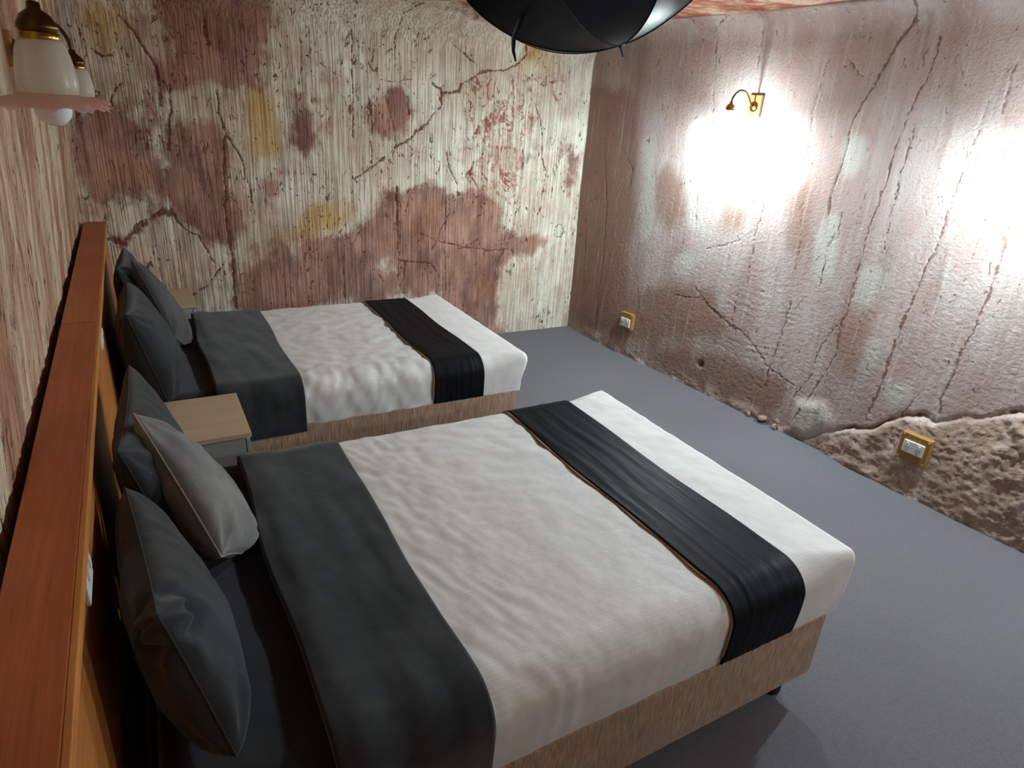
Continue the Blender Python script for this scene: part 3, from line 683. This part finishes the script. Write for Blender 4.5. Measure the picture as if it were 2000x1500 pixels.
NB = (-.13, 2.055, 1.000, 2.535, .395, .652, .020, .11, .10)
FB = (-.13, 1.965, 3.145, 4.545, .41, .652, .045, .10, .10)
make_bed('near', 'queen bed nearest the camera on a brown upholstered base', NB, None, .115)
make_bed('far', 'double bed on a brown base along the back wall', FB, None, .115)
HEAD = -.13
def linens(B, tagw, wr, fold_x, run_x):
    x0, x1, y0, y1, z0, z1, rx, ry, rz = B
    W = 'near' if tagw == 'near' else 'far'
    where = 'the near queen bed' if tagw == 'near' else 'the far bed'
    sb = (x0, .8, y0+.012, y1-.012, z0+.002, z1-.014, .03, ry-.01, rz-.01)
    o = shell('fitted_sheet', sb, M['sheet'], None, wr_sheet, .02)
    tag(o, 'black fitted sheet between pillows and charcoal fold on '+where, 'sheet')
    db = (fold_x[1]-.2, x1, y0, y1, z0-.004, z1, rx, ry, rz, 1)
    t = thing('duvet', 'white duvet with a charcoal turned-down end on '+where, 'duvet')
    shell('duvet_cover', db, M['white'], t, wr, .009)
    lb = (x0, x1+1, y0, y1, z0, z1, rx, ry, rz)
    wig = lambda c, a, ph: (lambda s: c+a*np.sin(s*7+ph)+a*.5*np.sin(s*17+ph*2))
    b = band('charcoal_fold', lb, wig(fold_x[0], .010, 1), wig(fold_x[1], .006, 2), M['char'], t, .014, .035, .0, wr_char, .009)
    b['label'] = 'charcoal fold of the duvet hanging down the side'
    r = thing('bed_runner', 'glossy black satin runner across the foot of '+where, 'bed runner')
    e0 = wig(run_x[0], .008, .6 if W == 'near' else 2.2); e1 = wig(run_x[1], .006, 1.4)
    band('satin_cloth', lb, e0, e1, M['satin'], r, .0085, -.002 if W == 'near' else .0, .0, wr_sat, .007)
    h = band('hem', lb, lambda s: e0(s)-.010-.004*np.sin(s*40), lambda s: e0(s)+.006, M['hem'], r, .0055, -.03, .0, None, .007)
    h['label'] = 'brown hem showing along the edge'
linens(NB, 'near', wr_near, (.215, .605), (1.435, 1.775))
linens(FB, 'far', wr_far, (.215, .625), (1.345, 1.655))

# ------------------------------------------------------------------ pillows
def pillow(name, label, cat, group, C, ex, ey, w, h, th, mat, seed, zmin, piping=None, pin=.07, exps=.40, lump=1.0, knot=False):
    C = np.array(C, float); ex = np.array(ex, float); ey = np.array(ey, float)
    ey /= np.linalg.norm(ey); ex -= ey*(ex@ey); ex /= np.linalg.norm(ex); ez = np.cross(ex, ey)
    n = 61
    q = np.linspace(-1, 1, n); q = np.sign(q)*(1-(1-np.abs(q))**1.35)
    u, v = np.meshgrid(q, q, indexing='ij')
    x = w/2*u*(1-pin*(1-v*v)*np.abs(u)); y = h/2*v*(1-pin*1.1*(1-u*u)*np.abs(v))
    t = th/2*(np.maximum((1-u**2), 0)*np.maximum((1-v**2), 0))**exps
    sag = .10*h*(-v)*(1-u*u)                                # filling slumps to the bottom edge
    V, F = [], []
    corner = 0
    for cu in (-1, 1):
        for cv in (-1, 1):
            dx, dy = x-cu*w/2, y-cv*h/2
            rr = np.hypot(dx, dy); th_ = np.arctan2(dy, dx)
            corner = corner+.010*lump*np.sin(th_*11+seed+cu*2+cv)*np.exp(-(rr/.13)**2)*np.minimum(rr/.03, 1)
    if knot:
        rk = np.hypot(x+w/2*.86, y-h/2*.80)
        corner = corner-.022*np.exp(-((rk-.055)/.020)**2)+.014*np.exp(-(rk/.035)**2)+.010*np.sin(np.arctan2(y-h/2*.8, x+w/2*.86)*6)*np.exp(-((rk-.09)/.05)**2)
    for sgn, flip in ((1, False), (-1, True)):
        d = t*(1+.22*(-v)*1.0)
        wr = lump*(.010*fbm(x*5+seed, y*6, seed+sgn, 3)+.006*noise(x*14+seed, y*5, seed*1.7+sgn))+corner
        d = d+wr*np.minimum(t/(th*.25), 1)
        P = C+x[..., None]*ex+y[..., None]*ey+(sgn*d)[..., None]*ez
        V.append(P.reshape(-1, 3)); F.append(grid_faces(n, n, n*n*len(F), flip))
    V = np.concatenate(V)
    k = .035
    zz = V[:, 2]-zmin
    V[:, 2] = zmin+np.where(zz < k, k*np.exp((np.minimum(zz, k)-k)/k), zz)  # softened flat where it rests
    me = np_mesh(name, V, np.concatenate(F))
    bm = bmesh.new(); bm.from_mesh(me)
    bmesh.ops.remove_doubles(bm, verts=bm.verts, dist=.0004)
    bm.to_mesh(me); bm.free()
    root = thing(name, label, cat, tuple(C), group)
    o = link('cover', me, mat, root)
    for vv in me.vertices: vv.co -= Vector(C)
    idx = [(i, 0) for i in range(n)]+[(n-1, j) for j in range(1, n)]+[(i, n-1) for i in range(n-2, -1, -1)]+[(0, j) for j in range(n-2, 0, -1)]
    G = V[:n*n].reshape(n, n, 3)
    tube('seam', [G[i, j]-C for i, j in idx], .0022 if piping is None else .003, piping or mat, root, 6, True)
    return root
ZM = .648
PG, CG = 'black pillows leaning on the timber half wall', 'grey scatter cushions'
#       near bed
pillow('pillow', 'black pillow with a tucked-in corner, nearest the camera', 'pillow', PG, (-.050, 1.44, .838), (-.11, 1, -.02), (-.24, .08, 1), .63, .42, .205, M['pillow'], 1.3, ZM, lump=1.15, exps=.36, knot=True)
pillow('pillow', 'black pillow behind the grey cushion at the oak table side of the near bed', 'pillow', PG, (-.05, 2.13, .855), (.02, 1, .03), (-.26, .06, 1), .74, .50, .20, M['pillow'], 4.1, ZM)
pillow('cushion', 'pale-edged grey linen cushion propped against the near bed pillows', 'cushion', CG, (.055, 1.95, .842), (.16, .90, -.40), (-.175, .36, .35), .46, .48, .18, M['cushion'], 7.7, ZM, M['thread'], .06)
#       far bed
pillow('pillow', 'black pillow on the far bed, the one nearer the oak table', 'pillow', PG, (-.042, 3.48, .842), (.0, 1, 0), (-.25, .04, 1), .68, .46, .235, M['pillow'], 2.6, ZM, exps=.35)
pillow('pillow', 'black pillow on the far bed with a peaked corner, closest to the back wall', 'pillow', PG, (-.06, 4.18, .865), (.02, 1, .05), (-.22, .06, 1), .72, .49, .19, M['pillow'], 9.2, ZM)
pillow('cushion', 'dark grey cushion leaning between the far bed pillows', 'cushion', CG, (.056, 3.95, .865), (.16, .90, -.40), (-.16, .30, .42), .44, .47, .15, M['cushion_dark'], 5.4, ZM, None, .06)

# ------------------------------------------------------------------ bedside tables
def bedside(x0, x1, y0, y1, zt, label):
    t = thing('bedside_table', label, 'bedside table', ((x0+x1)/2, (y0+y1)/2, 0), 'oak topped bedside tables')
    cx, cy = (x0+x1)/2, (y0+y1)/2
    b = lambda nm, a0, a1, b0, b1, c0, c1, m, bev=.0015: box(nm, ((a0+a1)/2-cx, (b0+b1)/2-cy, (c0+c1)/2), (a1-a0, b1-b0, c1-c0), m, t, bev)
    b('top', x0, x1, y0, y1, zt-.022, zt, M['oak'], .002)
    b('side_panel', x0+.005, x1-.026, y0+.008, y0+.024, .002, zt-.0225, M['greylam'])
    b('side_panel', x0+.005, x1-.026, y1-.024, y1-.008, .002, zt-.0225, M['greylam'])
    b('back_panel', x0+.005, x0+.012, y0+.0245, y1-.0245, .002, zt-.0225, M['greylam'])
    b('shelf', x0+.0125, x1-.028, y0+.0245, y1-.0245, .06, .076, M['greylam'])
    n = 2
    hgt = (zt-.03-.06)/n
    for k in range(n):
        z0 = .06+k*hgt+.003
        d = b('drawer', x1-.0225, x1-.006, y0+.008, y1-.008, z0, z0+hgt-.006, M['greylam'])
        kn = lathe('knob', [(0, 0), (.006, 0), (.006, .010), (.012, .016), (.010, .022), (0, .024)], M['steel'], d, 14)
        kn.rotation_euler = (0, math.pi/2, 0); kn.location = (x1-.0062-cx, 0, z0+hgt/2)
bedside(-.13, .302, 2.685, 3.135, .652, 'oak topped grey bedside table between the two beds')
bedside(-.13, .268, 4.72, 5.165, .652, 'oak topped grey bedside table in the back corner behind the far bed')

# ------------------------------------------------------------------ power points on timber blocks, right wall
def power_point(u, v, w, h, label, pv):
    p = RA+u*RD+(wall_out(u, v, .09)+.004)*RN
    t = thing('power_point', label, 'power outlet', (p[0], p[1], v))
    t.rotation_euler = (0, 0, math.atan2(RN[1], RN[0]))        # local +x points into the room
    box('backing_block', (.005, 0, 0), (.050, w, h), M['block'], t, .003)
    pl = box('plate', (.0355, 0, pv), (.013, .117, .075), M['plastic'], t, .004, 3)
    for s in (-1, 1):
        sw = box('rocker', (.0435, s*.032, pv+.018), (.006, .014, .020), M['plastic'], pl, .002)
        for a, dy, dz in ((.5, -.008, -.008), (-.5, .008, -.008), (0, 0, -.024)):
            bm = box_bm(0, 0, 0, .0012, .003, .010, 0)
            so = bm_obj('slot', bm, M['slot'], pl)
            so.location = (.0423, s*.032+dy, pv+dz); so.rotation_euler = (a, 0, 0)
        for zz in (-1, 1):
            sc = lathe('screw', [(0, .002), (.004, .0015), (.0055, 0), (.0055, -.002)], M['screw'], t, 12)
            sc.rotation_euler = (0, math.pi/2, 0); sc.location = (.0302, s*(w/2-.011), zz*(h/2-.011))
power_point(3.47, .306, .165, .165, 'white double power point on a timber block low on the right wall, nearest the camera', .008)
power_point(.905, .328, .150, .140, 'white power point on a timber block near the back corner of the right wall', -.012)

# ------------------------------------------------------------------ sconces
def frill_mod(r, z, t, k):
    kk = np.clip((k-7)/4.0, 0, 1)
    w = np.sin(t*9)*.5+np.sin(t*18+.7)*.22
    return r*(1+.09*kk*np.abs(np.sin(t*9))), z+kk*(.006*w)
def sconce(loc, ang, label, lit, reach=.165):
    kx = reach/.165
    t = thing('wall_lamp', label, 'wall lamp', loc)
    t.rotation_euler = (0, 0, ang)
    box('backplate', (.007, 0, .0), (.024, .105 if lit else .06, .140 if lit else .10), M['block'], t, .006, 3)
    rose = lathe('rose', [(.0, .016), (.016, .014), (.030, .006), (.036, 0), (.036, -.004)], M['brass'], t, 24)
    rose.rotation_euler = (0, math.pi/2, 0); rose.location = (.020, 0, -.005)
    tube('arm', smooth_path([(x*kx, 0, z) for x, z in ((.026, -.005), (.045, .03), (.075, .075), (.110, .088), (.140, .072), (.160, .038), (.165, .004))], 6), .0058, M['darkbrass'], t, 12)
    H = (reach, 0, 0)
    lathe('cap', [(0, .012), (.009, .012), (.010, .002), (.021, -.006), (.029, -.020), (.030, -.026), (.027, -.028), (.027, -.044), (.025, -.045)], M['brass' if lit else 'darkbrass'], t, 28, H)
    ring = lathe('cap_ring', [(.0272, -.030), (.0292, -.032), (.0292, -.042), (.0272, -.044)], M['brass'], t, 28, H)
    gl = lambda r, z, tt, k: (r*(1+.045*(np.abs(np.sin(tt*4))**.5-.6)*np.exp(-((k-6.5)/3.2)**2)), z)
    lathe('shade', [(.0255, -.038), (.031, -.043), (.0345, -.050), (.0375, -.060), (.0395, -.070), (.041, -.080), (.042, -.090), (.0428, -.100), (.0428, -.108), (.0420, -.115), (.040, -.121)], M['glass'], t, 64, H, gl)
    lathe('frill', [(.040, -.1195), (.045, -.122), (.051, -.124), (.056, -.125), (.060, -.126), (.064, -.127), (.068, -.128), (.071, -.1295), (.074, -.132), (.0765, -.135), (.078, -.139), (.078, -.142)], M['frill'], t, 108, H, frill_mod)
    prof = [(.012, -.046), (.013, -.075)]+[(.0275*math.cos(a), -.142+.0285*math.sin(a)) for a in np.linspace(1.15, -math.pi/2, 14)]
    lathe('bulb', prof, lit or M['bulb'], t, 28, H)
    return t
names = ('lit wall lamp on the right wall with a glowing white glass shade', 'lit wall lamp at the right edge of view, second from the back corner',
         'unseen fill lamp added on the right wall behind the camera, third from the back corner')
for (u, fac), nm in zip(LIT, names):
    p = RA+u*RD+(wall_out(u, 2.12, .07)+.004)*RN
    sconce((p[0], p[1], 2.125), math.atan2(RN[1], RN[0]), nm, m_emit('lit_bulb', LAMP_STRENGTH*fac), .255)
sconce((-.262, 1.395, 2.096), 0, 'unlit frilled glass wall lamp nearest the camera on the left wall', False)
sconce((-.270, 2.64, 2.072), 0, 'unlit frilled glass wall lamp half hidden behind the nearer one on the left wall', False)

# ------------------------------------------------------------------ black umbrella hung upside down from the ceiling
def umbrella(apex, tilt_dir, tilt, spin):
    t = thing('umbrella', 'open black umbrella hanging upside down from the ceiling with its tie strap dangling', 'umbrella', apex)
    ax = Vector((0, 0, 1)); side = Vector((tilt_dir[0], tilt_dir[1], 0)).normalized()
    up = (ax*math.cos(tilt)+side*math.sin(tilt)).normalized()
    e1 = (Vector((1, 0, 0))-up*up.x).normalized(); e2 = up.cross(e1)
    R, Hh, NR = .56, .30, 8
    def pt(r, a, lift=0.0):
        """r 0..1 along a rib, a in rib units"""
        k = a*2*math.pi/NR+spin
        fr = a-math.floor(a)
        chord = math.cos(math.pi/NR)/math.cos((fr-.5)*2*math.pi/NR)
        sagr = 1-(1-chord)*.9-.03*math.sin(math.pi*fr)*r*r          # hem pulled in between ribs
        rr = R*math.sin(r*1.15)/math.sin(1.15)*sagr
        z = Hh*(1-math.cos(r*1.15))/(1-math.cos(1.15))+.012*math.sin(math.pi*fr)*r
        return e1*(rr*math.cos(k))+e2*(rr*math.sin(k))+up*(z+lift)
    nr, na = 16, 11
    for g in range(NR):
        V, F = [], []
        for lay in (0, .0016):
            for i in range(nr):
                for j in range(na):
                    V.append(pt(.03+.97*i/(nr-1), g+min(max(j/(na-1), .001), .999), lay))
        F = np.concatenate([grid_faces(nr, na, 0, False), grid_faces(nr, na, nr*na, True)])
        link('panel', np_mesh('panel', V, F), M['nylon'], t)
        tube('rib', [pt(.02+.98*i/11, g+.0005, .004) for i in range(12)]+[pt(1.0, g+.0005, .004)*1.02], .0022, M['steel'], t, 6)
        tube('rib_seam', [pt(.03+.97*i/15, g+.0005, -.0012) for i in range(16)], .0016, M['nylon'], t, 5)
    tip = lathe('ferrule', [(0, -.045), (.003, -.044), (.004, -.012), (.010, -.004), (.018, .006)], M['dark'], t, 14)
    tip.rotation_mode = 'QUATERNION'; tip.rotation_quaternion = Vector((0, 0, 1)).rotation_difference(up)
    top = CEIL+.02-apex[2]
    tube('shaft', [Vector((0, 0, .01)), up*.3, Vector((up.x*.34, up.y*.34, top))], .005, M['steel'], t, 8)
    return t, pt, up
UMB = umbrella((1.78, 2.35, 2.262), (-.87, .48), math.radians(20), .53)
t_u, pt_u, up_u = UMB
def strap(g, r0):
    a = pt_u(r0, g, -.003)
    V = []
    pts = [Vector((0, 0, 0)), Vector((-.012, .004, -.03)), Vector((-.022, .008, -.065)), Vector((-.022, .006, -.105)), Vector((-.012, 0, -.14))]
    wd = [.010, .009, .008, .006, .003]
    P = []
    for p, w in zip(pts, wd):
        c = a+p
        P.append([c+Vector((-w, w*.4, 0)), c+Vector((w, -w*.4, 0))])
    A = np.array([[list(q) for q in row] for row in P])
    B2 = A+np.array([.5, .85, 0])*.002
    V = np.concatenate([A.reshape(-1, 3), B2.reshape(-1, 3)])
    n = len(pts)
    F = np.concatenate([grid_faces(n, 2, 0, False), grid_faces(n, 2, 2*n, True)])
    E = []
    for k in range(n-1):
        E += [(2*k, 2*k+2, 2*n+2*k+2, 2*n+2*k), (2*k+1, 2*n+2*k+1, 2*n+2*k+3, 2*k+3)]
    link('tie_strap', np_mesh('tie_strap', V, np.concatenate([F, np.array(E)])), M['strap'], t_u)
strap(3.34, .74)
